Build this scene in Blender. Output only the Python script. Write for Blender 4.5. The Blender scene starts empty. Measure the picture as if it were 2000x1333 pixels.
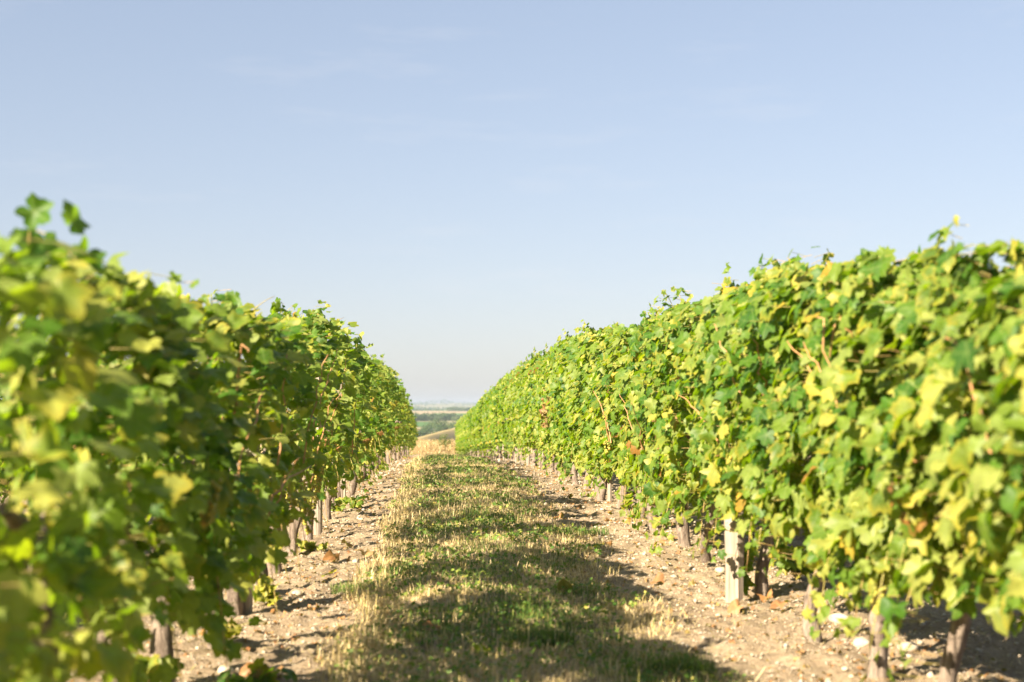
import bpy, math, random
import numpy as np
from mathutils import Vector, Matrix

# ------------------------------------------------------------------ camera, world, sun, exposure
scn = bpy.context.scene
CAMZ = 1.2
F = 2778.0                      # focal length in photo pixels (50 mm on 36 mm, 2000 px)
cd = bpy.data.cameras.new('camera'); cam = bpy.data.objects.new('camera', cd)
scn.collection.objects.link(cam); scn.camera = cam
cd.lens = 50; cd.sensor_width = 36; cd.clip_start = 0.05; cd.clip_end = 20000
cam.location = (0, 0, CAMZ)
cam.rotation_euler = (math.radians(90 + 2.74), 0, math.radians(-3.15))
cd.dof.use_dof = True; cd.dof.focus_distance = 15; cd.dof.aperture_fstop = 2.3

SUN_EL = math.radians(28.0); SUN_AZ = math.radians(41.0)   # shadows run right and away
sl = bpy.data.lights.new('sun', 'SUN'); sun = bpy.data.objects.new('sun', sl)
scn.collection.objects.link(sun)
sl.energy = 5.0; sl.angle = math.radians(0.53); sl.color = (1.0, 0.88, 0.66)
ldir = Vector((math.cos(SUN_AZ)*math.cos(SUN_EL), math.sin(SUN_AZ)*math.cos(SUN_EL), -math.sin(SUN_EL)))
sun.rotation_euler = ldir.to_track_quat('-Z', 'Y').to_euler()

w = bpy.data.worlds.new('World'); scn.world = w; w.use_nodes = True
nt = w.node_tree; nt.nodes.clear()
wo = nt.nodes.new('ShaderNodeOutputWorld'); bg = nt.nodes.new('ShaderNodeBackground')
sky = nt.nodes.new('ShaderNodeTexSky'); sky.sky_type = 'NISHITA'; sky.sun_disc = False
sky.sun_elevation = SUN_EL; sky.sun_rotation = math.radians(229)
sky.altitude = 100; sky.air_density = 1.0; sky.dust_density = 1.0; sky.ozone_density = 1.5
# thin cirrus wisps, laid out by direction in the sky
tc = nt.nodes.new('ShaderNodeTexCoord'); mp = nt.nodes.new('ShaderNodeMapping')
mp.inputs['Scale'].default_value = (2.2, 2.2, 14.0); mp.inputs['Rotation'].default_value = (0.10, 0.22, 0.3)
nz = nt.nodes.new('ShaderNodeTexNoise'); nz.inputs['Scale'].default_value = 3.0
nz.inputs['Detail'].default_value = 7; nz.inputs['Roughness'].default_value = 0.62
rp = nt.nodes.new('ShaderNodeValToRGB')
rp.color_ramp.elements[0].position = 0.56; rp.color_ramp.elements[0].color = (0, 0, 0, 1)
rp.color_ramp.elements[1].position = 0.82; rp.color_ramp.elements[1].color = (.20, .20, .20, 1)
mx = nt.nodes.new('ShaderNodeMixRGB'); mx.inputs[2].default_value = (2.9, 2.85, 2.9, 1)
nt.links.new(tc.outputs['Generated'], mp.inputs['Vector']); nt.links.new(mp.outputs[0], nz.inputs['Vector'])
nt.links.new(nz.outputs['Fac'], rp.inputs[0]); nt.links.new(rp.outputs[0], mx.inputs[0])
tint = nt.nodes.new('ShaderNodeMixRGB'); tint.blend_type = 'MULTIPLY'; tint.inputs[0].default_value = 1; tint.inputs[2].default_value = (.985, .968, 1.035, 1)
gam = nt.nodes.new('ShaderNodeGamma'); gam.inputs[1].default_value = 0.54    # hazy air evens the sky out
nt.links.new(sky.outputs[0], gam.inputs[0]); nt.links.new(gam.outputs[0], tint.inputs[1]); nt.links.new(tint.outputs[0], mx.inputs[1]); nt.links.new(mx.outputs[0], bg.inputs['Color'])
nt.links.new(bg.outputs[0], wo.inputs['Surface'])
bg.inputs['Strength'].default_value = 0.076
scn.view_settings.view_transform = 'Standard'; scn.view_settings.look = 'None'
scn.view_settings.exposure = 2.1; scn.view_settings.gamma = 1.0
scn.cycles.use_denoising = True
scn.cycles.max_bounces = 8; scn.cycles.transmission_bounces = 4; scn.cycles.diffuse_bounces = 4
scn.cycles.volume_bounces = 0
scn.cycles.sample_clamp_indirect = 6.0

rng = np.random.default_rng(7); random.seed(7)
C = scn.collection

# ------------------------------------------------------------------ helpers
def tag(o, label=None, cat=None, group=None, kind=None):
    if label: o['label'] = label
    if cat: o['category'] = cat
    if group: o['group'] = group
    if kind: o['kind'] = kind
    return o

def empty(name, loc, rz=0):
    o = bpy.data.objects.new(name, None); o.empty_display_size = .1
    o.location = loc; o.rotation_euler = (0, 0, rz); C.objects.link(o); return o

class Acc:
    """collects vertices, faces of any size, material slots and float attributes for ONE mesh"""
    def __init__(s): s.V = []; s.P = []; s.n = 0; s.A = {}
    def add(s, V, polys, mat=0, **attrs):
        V = np.asarray(V, float).reshape(-1, 3)
        for p in polys:
            p = np.asarray(p, np.int64)
            if p.size: s.P.append((p + s.n, mat))
        s.V.append(V)
        for k, a in attrs.items(): s.A.setdefault(k, []).append((s.n, np.asarray(a, float)))
        s.n += len(V)
    def mesh(s, name, mats, smooth=True):
        me = bpy.data.meshes.new(name)
        V = np.concatenate(s.V)
        loops = np.concatenate([p.ravel() for p, _ in s.P])
        tot = np.concatenate([np.full(len(p), p.shape[1]) for p, _ in s.P])
        mi = np.concatenate([np.full(len(p), m) for p, m in s.P])
        start = np.concatenate([[0], np.cumsum(tot)[:-1]])
        me.vertices.add(len(V)); me.vertices.foreach_set('co', V.astype(np.float32).ravel())
        me.loops.add(len(loops)); me.loops.foreach_set('vertex_index', loops.astype(np.int32))
        me.polygons.add(len(tot)); me.polygons.foreach_set('loop_start', start.astype(np.int32))
        me.polygons.foreach_set('material_index', mi.astype(np.int32))
        me.polygons.foreach_set('use_smooth', np.full(len(tot), smooth))
        for m in mats: me.materials.append(m)
        for k, lst in s.A.items():
            arr = np.zeros(len(V), np.float32)
            for st, a in lst: arr[st:st+len(a)] = a
            at = me.attributes.new(k, 'FLOAT', 'POINT'); at.data.foreach_set('value', arr)
        me.update(calc_edges=True)
        return me
    def obj(s, name, mats, parent=None, smooth=True):
        o = bpy.data.objects.new(name, s.mesh(name, mats, smooth)); C.objects.link(o)
        if parent: o.parent = parent
        return o

def vnoise(x, y, seed=0, oct=3):
    """value noise, 0..1"""
    def h(i, j, s):
        n = (i*374761393 + j*668265263 + s*974634777) & 0xffffffff
        n = ((n ^ (n >> 13))*1274126177) & 0xffffffff
        return ((n ^ (n >> 16)) & 0xffff)/65535.0
    tot = 0; amp = 1; nrm = 0
    for o in range(oct):
        xi = np.floor(x).astype(np.int64); yi = np.floor(y).astype(np.int64)
        fx = x-xi; fy = y-yi; fx = fx*fx*(3-2*fx); fy = fy*fy*(3-2*fy); s = seed+o*17
        v = (h(xi, yi, s)*(1-fx)+h(xi+1, yi, s)*fx)*(1-fy) + (h(xi, yi+1, s)*(1-fx)+h(xi+1, yi+1, s)*fx)*fy
        tot = tot+v*amp; nrm += amp; amp *= .5; x = x*2.03; y = y*2.03
    return tot/nrm

def nrmz(a): return a/np.maximum(np.linalg.norm(a, axis=-1, keepdims=True), 1e-9)

def tube(acc, pts, rad, n=8, mat=0, rough=0, seed=0, cap=True, **attrs):
    pts = np.asarray(pts, float); rad = np.asarray(rad, float); m = len(pts)
    r_ = np.random.default_rng(seed)
    T = nrmz(np.gradient(pts, axis=0))
    ref = np.array([0.9, 0.43, 0.05]) if abs(T[0][2]) > .5 else np.array([0.05, 0.1, 1.0])
    A = nrmz(np.cross(T, ref)); B = np.cross(T, A)
    th = np.arange(n)/n*2*np.pi
    rr = rad[:, None]*(1+rough*(r_.normal(size=(1, n))*.8 + r_.normal(size=(m, n))*.5))
    V = pts[:, None, :] + rr[..., None]*(np.cos(th)[None, :, None]*A[:, None, :]+np.sin(th)[None, :, None]*B[:, None, :])
    V = V.reshape(-1, 3); q = []
    for i in range(m-1):
        for j in range(n):
            q.append((i*n+j, i*n+(j+1) % n, (i+1)*n+(j+1) % n, (i+1)*n+j))
    polys = [np.array(q)]
    if cap: polys.append(np.array([[(m-1)*n+j for j in range(n)]])); 
    acc.add(V, polys, mat, **{k: np.full(len(V), v) for k, v in attrs.items()})

# the lie of the land (height of the ground along the alley), camera eye at z = 1.2
GY = [-60, 0, 5, 8, 10, 13, 17, 22, 28, 34, 40, 50, 60, 75, 90, 110]
GZ = [-1.25, -1.2, -1.19, -1.16, -1.12, -1.08, -1.06, -1.07, -1.14, -1.26, -1.42, -1.72, -2.03, -2.47, -2.80, -3.10]
def gz(x, y):
    x = np.asarray(x, float); y = np.asarray(y, float); z = 0
    for d in (-1.5, -.5, .5, 1.5): z = z+np.interp(y+d, GY, GZ)/4
    z = z + 0.028*np.clip(x-.4, -4, 4)*np.clip((y-5)/8, 0, 1)*np.clip((60-y)/30, 0, 1)
    z = z + 0.05*np.exp(-((x-.35)/.75)**2)                      # the sward stands a little proud of the soil
    return z + CAMZ
def X(px, y): return (px-847)/F*y
def ground_pt(px, y): return (X(px, y), y, float(gz(X(px, y), y)))

# ------------------------------------------------------------------ materials
def mat(name):
    m = bpy.data.materials.new(name); m.use_nodes = True; nt = m.node_tree; nt.nodes.clear()
    out = nt.nodes.new('ShaderNodeOutputMaterial'); return m, nt, out
def N(nt, t, **kw):
    n = nt.nodes.new(t)
    for k, v in kw.items():
        if k in n.inputs: n.inputs[k].default_value = v
        else: setattr(n, k, v)
    return n
def ramp(nt, stops, src, interp='LINEAR'):
    r = nt.nodes.new('ShaderNodeValToRGB'); r.color_ramp.interpolation = interp
    e = r.color_ramp.elements
    while len(e) < len(stops): e.new(0.5)
    for i, (p, c) in enumerate(stops): e[i].position = p; e[i].color = (*c, 1)
    nt.links.new(src, r.inputs[0]); return r.outputs[0]
def attr(nt, name): return N(nt, 'ShaderNodeAttribute', attribute_name=name).outputs['Fac']
def mix(nt, fac, a, b, mode='MIX'):
    m = nt.nodes.new('ShaderNodeMixRGB'); m.blend_type = mode
    for i, v in ((0, fac), (1, a), (2, b)):
        if hasattr(v, 'is_linked'): nt.links.new(v, m.inputs[i])
        else: m.inputs[i].default_value = v if i == 0 else (*v, 1)
    return m.outputs[0]
def noise(nt, scale, detail=4, rough=.55, stretch=None, vec='Object'):
    tc = nt.nodes.new('ShaderNodeTexCoord'); src = tc.outputs[vec]
    if stretch:
        mp = nt.nodes.new('ShaderNodeMapping'); mp.inputs['Scale'].default_value = stretch
        nt.links.new(src, mp.inputs[0]); src = mp.outputs[0]
    n = N(nt, 'ShaderNodeTexNoise', Scale=scale, Detail=detail, Roughness=rough)
    nt.links.new(src, n.inputs['Vector']); return n.outputs['Fac']
def bump(nt, h, strength, dist):
    b = N(nt, 'ShaderNodeBump', Strength=strength, Distance=dist); nt.links.new(h, b.inputs['Height']); return b.outputs[0]
def pbr(nt, out, col, rough=.7, spec=.3, normal=None, translucent=0, tcol=None):
    p = N(nt, 'ShaderNodeBsdfPrincipled', Roughness=rough); p.inputs['Specular IOR Level'].default_value = spec
    if hasattr(col, 'is_linked'): nt.links.new(col, p.inputs['Base Color'])
    else: p.inputs['Base Color'].default_value = (*col, 1)
    if normal: nt.links.new(normal, p.inputs['Normal'])
    sh = p.outputs[0]
    if translucent:
        t = nt.nodes.new('ShaderNodeBsdfTranslucent')
        c = tcol if tcol is not None else col
        if hasattr(c, 'is_linked'): nt.links.new(c, t.inputs['Color'])
        else: t.inputs['Color'].default_value = (*c, 1)
        m = N(nt, 'ShaderNodeMixShader'); m.inputs[0].default_value = translucent
        nt.links.new(sh, m.inputs[1]); nt.links.new(t.outputs[0], m.inputs[2]); sh = m.outputs[0]
    nt.links.new(sh, out.inputs['Surface']); return p

def leaf_mat(name, stops, edge_col=(.34, .27, .03), trans=.43):
    m, nt, out = mat(name)
    base = ramp(nt, stops, attr(nt, 'rnd'))
    mot = noise(nt, 26, 3, .6)
    mm = N(nt, 'ShaderNodeMapRange'); nt.links.new(mot, mm.inputs[0])
    mm.inputs[1].default_value = .3; mm.inputs[2].default_value = .7; mm.inputs[3].default_value = .78; mm.inputs[4].default_value = 1.2
    base = mix(nt, 1.0, base, mm.outputs[0], 'MULTIPLY')
    vp = N(nt, 'ShaderNodeMath', operation='POWER'); nt.links.new(attr(nt, 'vein'), vp.inputs[0]); vp.inputs[1].default_value = 3.0
    vm = N(nt, 'ShaderNodeMath', operation='MULTIPLY'); nt.links.new(vp.outputs[0], vm.inputs[0]); vm.inputs[1].default_value = .38
    base = mix(nt, vm.outputs[0], base, (.26, .30, .10))
    # yellowing margins on some leaves
    e = N(nt, 'ShaderNodeMath', operation='MULTIPLY'); nt.links.new(attr(nt, 'edge'), e.inputs[0]); nt.links.new(attr(nt, 'yel'), e.inputs[1])
    base = mix(nt, e.outputs[0], base, edge_col)
    # pale underside
    g = nt.nodes.new('ShaderNodeNewGeometry')
    und = mix(nt, .40, base, (.16, .21, .07))
    col = mix(nt, g.outputs['Backfacing'], base, und)
    tcol = mix(nt, .6, mix(nt, 1.0, base, (2.0, 2.2, .4), 'MULTIPLY'), (.29, .45, .004))
    pbr(nt, out, col, .50, .28, None, trans, tcol)
    return m
GREEN = [(0, (.024, .072, .010)), (.25, (.044, .112, .010)), (.5, (.120, .178, .020)), (.72, (.195, .230, .055)),
         (.9, (.315, .305, .060)), (.955, (.36, .25, .030)), (.975, (.26, .12, .030)), (1, (.15, .062, .022))]
M_leaf = leaf_mat('grape_leaf', GREEN)
M_dead = leaf_mat('withered_leaf', [(0, (.30, .15, .055)), (.5, (.22, .095, .045)), (1, (.36, .21, .10))], (.2, .1, .05), .2)
M_grassleaf = leaf_mat('weed_leaf', [(0, (.05, .12, .02)), (.5, (.12, .19, .034)), (.8, (.28, .29, .06)), (1, (.52, .40, .10))], trans=.3)
m, nt, out = mat('petiole'); pbr(nt, out, ramp(nt, [(0, (.30, .27, .07)), (1, (.36, .22, .09))], attr(nt, 'rnd')), .5, .3); M_pet = m
m, nt, out = mat('cane_bark'); c = noise(nt, 40, 3, .6, (1, 1, .2))
pbr(nt, out, ramp(nt, [(.3, (.30, .14, .055)), (.7, (.46, .25, .11))], c), .5, .35); M_cane = m
m, nt, out = mat('vine_bark')
c = noise(nt, 55, 6, .7, (1, 1, .16)); c2 = noise(nt, 7, 3)
col = ramp(nt, [(.34, (.050, .036, .029)), (.50, (.20, .150, .120)), (.72, (.41, .33, .27))], c)
col = mix(nt, .35, col, ramp(nt, [(.3, (.09, .066, .052)), (.7, (.35, .28, .225))], c2))
pbr(nt, out, col, .9, .15, bump(nt, c, .9, .02)); M_bark = m
m, nt, out = mat('weathered_wood')
c = noise(nt, 38, 5, .6, (1, 1, .06)); c2 = noise(nt, 4, 2)
col = ramp(nt, [(.28, (.10, .078, .062)), (.48, (.29, .235, .19)), (.75, (.43, .36, .295))], c)
pbr(nt, out, mix(nt, .25, col, ramp(nt, [(.35, (.09, .07, .058)), (.65, (.27, .215, .175))], c2)), .85, .15, bump(nt, c, .6, .01)); M_wood = m
m, nt, out = mat('grape_skin')
pbr(nt, out, ramp(nt, [(0, (.26, .29, .06)), (.6, (.42, .38, .07)), (1, (.50, .30, .06))], attr(nt, 'rnd')), .35, .4, None, .35,
    (.6, .48, .06)); M_grape = m
m, nt, out = mat('dry_soil')
big = noise(nt, 1.3, 4); fine = noise(nt, 38, 6, .7); mid = noise(nt, 9, 4, .6)
col = ramp(nt, [(.28, (.085, .060, .040)), (.45, (.205, .150, .103)), (.6, (.325, .252, .180)), (.75, (.44, .365, .278))], mid)
col = mix(nt, .5, col, ramp(nt, [(.3, (.07, .046, .03)), (.52, (.33, .245, .165)), (.72, (.55, .45, .34))], fine))
col = mix(nt, .30, col, ramp(nt, [(.35, (.17, .115, .07)), (.65, (.42, .32, .21))], big))
pbr(nt, out, col, .95, .1, bump(nt, fine, .7, .03)); M_soil = m
m, nt, out = mat('pebble_stone')
c = noise(nt, 30, 4, .6)
col = mix(nt, .4, ramp(nt, [(0, (.20, .15, .105)), (.5, (.34, .27, .20)), (.88, (.47, .40, .325)), (1, (.28, .27, .27))], attr(nt, 'rnd')),
          ramp(nt, [(.3, (.2, .155, .11)), (.7, (.50, .43, .345))], c))
pbr(nt, out, col, .85, .2, bump(nt, c, .3, .01)); M_stone = m
m, nt, out = mat('grass_blade')
pbr(nt, out, ramp(nt, [(0, (.055, .120, .018)), (.3, (.12, .19, .034)), (.5, (.25, .26, .06)), (.62, (.44, .34, .13)), (.8, (.63, .48, .25)), (1, (.76, .61, .37))], attr(nt, 'rnd')), .6, .25, None, .25); M_blade = m
m, nt, out = mat('corn_straw')
pbr(nt, out, ramp(nt, [(0, (.29, .20, .085)), (.6, (.43, .31, .15)), (1, (.56, .44, .26))], attr(nt, 'rnd')), .7, .2, None, .2); M_corn = m
def field_mat(name, a, b, scale, stretch=None):
    m, nt, out = mat(name); c = noise(nt, scale, 5, .6, stretch)
    pbr(nt, out, ramp(nt, [(.3, a), (.7, b)], c), .95, .05); return m

# ------------------------------------------------------------------ leaf templates
HALF = [(0, 1.0), (10, .86), (18, .85), (31, .66), (41, .75), (52, .86), (60, .93), (70, .79), (82, .76), (96, .57),
        (107, .66), (122, .74), (138, .62), (155, .57), (171, .40)]
def outline(lod, ragged, r_):
    if lod == 0: h = HALF
    elif lod == 1: h = [HALF[i] for i in (0, 2, 3, 5, 6, 8, 9, 11, 13)]
    else: h = [HALF[i] for i in (0, 3, 6, 9, 12)]
    pts = [(a, r) for a, r in h] + [(180, .12)] + [(-a, r) for a, r in h[:0:-1]]
    a = np.radians([p[0] for p in pts]); r = np.array([p[1] for p in pts])
    return a, r*(1+ragged*r_.normal(size=len(r)))
def leaf_template(lod, seed, dry=False):
    r_ = np.random.default_rng(seed)
    a, r = outline(lod, .08, r_)
    wx = r_.uniform(.85, 1.1)
    fold = r_.uniform(-.1, .62); curl = r_.uniform(.0, .55)*(1 if r_.random() < .8 else -1); wav = r_.uniform(.05, .17); ph = r_.uniform(0, 6.28)
    if dry: fold = r_.uniform(.5, 1.1); curl = r_.uniform(.5, 1.0); wav = .25
    def bend(rad):
        x = np.sin(a)*rad*wx; y = np.cos(a)*rad
        z = fold*np.abs(x)*.8 - curl*(x*x*.8+y*y) + wav*rad*np.sin(3*a+ph)*1.3
        return np.stack([x, y+.0, z], 1)
    n = len(a); o = bend(r)
    if lod < 2:
        mid = bend(r*.52); V = np.concatenate([[[0, 0, 0]], mid, o])
        i = np.arange(n); j = (i+1) % n
        tris = np.stack([np.zeros(n, int), 1+j, 1+i], 1); quads = np.stack([1+i, 1+j, 1+n+j, 1+n+i], 1)
        e = np.concatenate([[0], np.full(n, .2), np.ones(n)])
        vn = np.isin(np.round(np.abs(np.degrees(a))), (0, 60, 122)).astype(float)*(.0 if dry else 1)
        return V, [tris, quads], e, np.concatenate([[1], vn, vn*.8])
    V = np.concatenate([[[0, 0, 0]], o]); i = np.arange(n); j = (i+1) % n
    return V, [np.stack([np.zeros(n, int), 1+j, 1+i], 1)], np.concatenate([[0], np.ones(n)*.8]), np.zeros(n+1)
TEMPL = {l: [leaf_template(l, 100+l*50+k) for k in range(10)] for l in (0, 1, 2)}
TEMPL['dry'] = [leaf_template(1, 400+k, True) for k in range(6)]

def add_leaves(acc, P, Nrm, Tip, S, lod, r_, rnd, yel, mat=0):
    """P base points, Nrm leaf normals, Tip tip directions (all n x 3), S sizes"""
    Nrm = nrmz(Nrm); Tip = nrmz(Tip-(Tip*Nrm).sum(1, keepdims=True)*Nrm); Xa = np.cross(Tip, Nrm)
    T = TEMPL[lod]; kind = r_.integers(0, len(T), len(P))
    for k in range(len(T)):
        I = np.where(kind == k)[0]
        if not len(I): continue
        tv, tp, te, tn = T[k]; nv = len(tv)
        V = (tv[None, :, 0, None]*Xa[I][:, None]+tv[None, :, 1, None]*Tip[I][:, None]+tv[None, :, 2, None]*Nrm[I][:, None])*S[I][:, None, None] + P[I][:, None]
        off = (np.arange(len(I))*nv)[:, None, None]
        acc.add(V.reshape(-1, 3), [(p[None]+off).reshape(-1, p.shape[1]) for p in tp], mat,
                rnd=np.repeat(rnd[I], nv), yel=np.repeat(yel[I], nv), edge=np.tile(te, len(I)), vein=np.tile(tn, len(I)))

def add_petioles(acc, P0, P1, r_, rad=.0017, mat=1):
    d = nrmz(P1-P0); a = nrmz(np.cross(d, r_.normal(size=d.shape))); b = np.cross(d, a)
    ring = [a, -.5*a+.87*b, -.5*a-.87*b]
    V = np.stack([P0+rad*k for k in ring]+[P1+rad*.7*k for k in ring], 1)
    q = np.array([[0, 1, 4, 3], [1, 2, 5, 4], [2, 0, 3, 5]])
    off = (np.arange(len(P0))*6)[:, None, None]
    acc.add(V.reshape(-1, 3), [(q[None]+off).reshape(-1, 4)], mat, rnd=np.repeat(r_.random(len(P0)), 6))

def leaf_rnd(n, r_, shift=0):
    v = np.clip(r_.beta(2.0, 2.0, n)*.84+shift, 0, .88)
    k = r_.random(n); v[k > .97] = r_.uniform(.88, .95, (k > .97).sum()); v[k > .996] = r_.uniform(.95, 1.0, (k > .996).sum())
    return v

SUNV = -np.array(ldir)
def make_foliage(seed, H, lod, n, bottom=.46, hw=.36, L=1.3, sprigs=3, droops=5, gap=0.0, szf=1.0, under=False, shift=.02):
    """one vine's leaf wall, trunk at the origin, the row running along y"""
    r_ = np.random.default_rng(seed); acc = Acc()
    ph = r_.uniform(0, 99)
    def half(yy, zz):
        t = np.clip((zz-bottom)/(H-bottom), 0, 1)
        prof = np.interp(t, [0, .12, .4, .62, .8, .93, 1.0], [.62, .86, 1.0, .96, .78, .50, .2])
        lump = (.56+.92*vnoise(yy*2.9+ph, zz*2.9+seed % 31, seed, 2)) if not gap else .48+1.06*vnoise(yy*2.6+ph, zz*2.9+seed % 31, seed, 2)
        return hw*prof*lump
    topz = lambda yy: H*(.955+.11*(vnoise(yy*2.2+ph*3, yy*0+3.3, seed+5, 2)-.5))
    P = []; Nn = []; Tp = []; S = []
    def put(p, nn, tt, s): P.append(p); Nn.append(nn); Tp.append(tt); S.append(s)
    # leaf wall, both faces
    a = int(n*.60)
    y = r_.uniform(-L/2, L/2, a); zt = topz(y); z = bottom+(zt-bottom)*r_.beta(1.15, 1.0, a)
    sgn = np.where(r_.random(a) < .5, -1, 1)
    x = sgn*half(y, z)*(1-np.abs(r_.normal(size=a))*.26)
    up = np.clip((z-bottom)/(H-bottom), 0, 1)
    nn = np.stack([sgn*(1.0-.35*up), r_.normal(size=a)*.15, .30+.5*up], 1)+r_.normal(size=(a, 3))*.40
    tt = np.stack([sgn*.35, np.zeros(a), -1.0+.2*up], 1)+r_.normal(size=(a, 3))*.42
    put(np.stack([x, y, z], 1), nn, tt, r_.uniform(.034, .092, a))
    # top
    b = int(n*.15)
    y = r_.uniform(-L/2, L/2, b); zt = topz(y); x = r_.normal(size=b)*hw*.48; z = zt-np.abs(r_.normal(size=b))*.07-(np.abs(x)/hw)**2*.10
    nn = np.stack([x*2, r_.normal(size=b)*.2, np.full(b, .9)], 1)+r_.normal(size=(b, 3))*.5
    tt = np.stack([np.sign(x)*.8, r_.normal(size=b)*.5, np.full(b, -.5)], 1)+r_.normal(size=(b, 3))*.4
    put(np.stack([x, y, z], 1), nn, tt, r_.uniform(.042, .08, b))
    # inside
    c = int(n*.17)
    y = r_.uniform(-L/2, L/2, c); z = r_.uniform(bottom+.05, H*.93, c); x = half(y, z)*r_.uniform(-.7, .7, c)
    put(np.stack([x, y, z], 1), r_.normal(size=(c, 3))+[0, 0, .4], r_.normal(size=(c, 3))*.6+[0, 0, -.8], r_.uniform(.05, .08, c))
    shoots = []
    # drooping shoots at the foot, and sprigs over the top
    for k in range(droops):
        s = r_.choice([-1, 1]); y0 = r_.uniform(-L/2, L/2); z0 = bottom+r_.uniform(.1, .5); ln = r_.uniform(.25, .55)
        u = np.linspace(0, 1, 7); hx = hw*r_.uniform(.55, .9)
        pts = np.stack([s*(hx+u*r_.uniform(.03, .14)), y0+u*r_.uniform(-.15, .15), z0-ln*u**1.1], 1); pts[:, 2] = np.maximum(pts[:, 2], .10)
        shoots.append((pts, s))
    for k in range(sprigs):
        s = r_.choice([-1, 1]); y0 = r_.uniform(-L/2, L/2); ln = r_.uniform(.12, .30); u = np.linspace(0, 1, 6)
        pts = np.stack([s*hw*r_.uniform(0, .5)+s*u*ln*r_.uniform(-.2, .7), y0+u*ln*r_.uniform(-.8, .8), H*.93+ln*(u-.35*u*u)], 1)
        shoots.append((pts, s))
    for pts, s in shoots:
        m = len(pts); k = 2
        p = np.repeat(pts, k, 0)+r_.normal(size=(m*k, 3))*.035
        nn = np.tile([s*.8, 0, .5], (m*k, 1))+r_.normal(size=(m*k, 3))*.5
        tt = np.tile([s*.4, 0, -.8], (m*k, 1))+r_.normal(size=(m*k, 3))*.5
        put(p, nn, tt, np.repeat(np.linspace(.078, .038, m), k)*r_.uniform(.8, 1.1, m*k))
        if lod < 2: tube(acc, pts, np.linspace(.0035, .0015, m), 4, 1, rnd=r_.random())
    P = np.concatenate(P); Nn = np.concatenate(Nn)
    Nn = Nn+SUNV*((.35 if gap else .22)+(.75 if gap else .50)*np.clip((P[:, 2:]-bottom)/(H-bottom), 0, 1))          # leaves turn to the light
    Tp = np.concatenate(Tp); S = np.concatenate(S)
    S = S*szf*(1.08 if lod == 2 else 1)
    P[:, 2] = np.maximum(P[:, 2], .09)
    if gap > 0:                                                     # open windows through the wall
        g = .5*vnoise(P[:, 1]*4.6+ph, P[:, 2]*4.2, seed+9, 2)+.5*vnoise(P[:, 1]*3.1+ph, P[:, 2]*.5, seed+4, 2); k = (g > gap) | (r_.random(len(P)) < .12)
        if under: k &= (P[:, 2] > .62-.66*P[:, 0]) | (r_.random(len(P)) < .2)     # the underside is trimmed clear
        P, Nn, Tp, S = P[k], Nn[k], Tp[k], S[k]
    rnd = leaf_rnd(len(P), r_, shift); pn = vnoise(P[:, 1]*2.0+ph, P[:, 2]*2.2, seed+77, 2)-.5; k = rnd < .88; rnd[k] = np.clip(rnd[k]+pn[k]*.42, 0, .88); yel = np.where(r_.random(len(P)) < .35, r_.uniform(.1, .8, len(P)), 0)
    if szf > .9 and sprigs == 1: rnd = np.minimum(rnd, .86)
    low = P[:, 2] < bottom+.45; rnd[low] = np.clip(rnd[low]+.06, 0, 1)
    cu = r_.random(len(P)) < (.10 if lod < 2 else 0)
    add_leaves(acc, P[~cu], Nn[~cu], Tp[~cu], S[~cu], lod, r_, rnd[~cu], yel[~cu])
    if cu.any(): add_leaves(acc, P[cu], Nn[cu], Tp[cu], S[cu], 'dry', r_, np.clip(rnd[cu]+.06, 0, 1), yel[cu])
    if lod == 0:
        k = r_.random(len(P)) < .55
        back = P[k]*[.45, 1, 1]+np.stack([np.zeros(k.sum()), r_.normal(size=k.sum())*.05, r_.uniform(-.06, .02, k.sum())], 1)
        d = back-P[k]; d = nrmz(d)*np.minimum(np.linalg.norm(d, axis=1, keepdims=True), .10)
        add_petioles(acc, P[k]+d, P[k], r_)
    return acc

def make_trunk(seed, h=.85, r=.042, lod=0):
    r_ = np.random.default_rng(seed); acc = Acc(); m = 15 if lod == 0 else 8
    u = np.linspace(0, 1, m); lean = r_.normal(size=2)*[.10, .20]; kn = r_.normal(size=(4, 2))*.045
    x = lean[0]*(u-u**2*.8)+np.interp(u, [0, .25, .5, .75, 1], [0, *kn[:, 0]]); y = lean[1]*(u-.3)+np.interp(u, [0, .25, .5, .75, 1], [0, *kn[:, 1]])
    z = -.06+u*(h+.06)
    rad = r*(1+.28*np.exp(-u*9)+.30*np.exp(-((u-.92)/.12)**2)-.18*u)*(1+r_.normal(size=m)*.09)
    tube(acc, np.stack([x, y, z], 1), rad, 12 if lod == 0 else 7, 0, .13, seed)
    top = np.array([x[-1], y[-1], h-.02])
    for s in (-1, 1):                                            # the two arms along the wire
        v = np.linspace(0, 1, 7)
        p = top+np.stack([r_.normal(size=7)*.012, s*v*.55, .10*np.sin(v*2)+r_.normal(size=7)*.01], 1); p[0] = top
        tube(acc, p, np.linspace(r*.62, r*.28, 7), 7, 0, .12, seed+s+3)
    return acc

def make_cane(seed, H):
    r_ = np.random.default_rng(seed); acc = Acc(); s = r_.choice([-1, 1]); u = np.linspace(0, 1, 9)
    z0 = r_.uniform(.65, 1.2); ln = r_.uniform(.35, .8); ang = r_.uniform(-1.2, 1.2); x0 = r_.uniform(.20, .38)
    pts = np.stack([s*(x0+u*r_.uniform(.02, .16)), r_.uniform(-.5, .5)+u*ln*math.sin(ang), z0+u*ln*math.cos(ang)-.12*u*u], 1)
    pts += r_.normal(size=pts.shape)*.008; pts[:, 2] = np.minimum(pts[:, 2], H*(.90-.05*u))
    tube(acc, pts, np.linspace(.0055, .0025, 9), 6, 0, .12, seed)
    return acc

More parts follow.
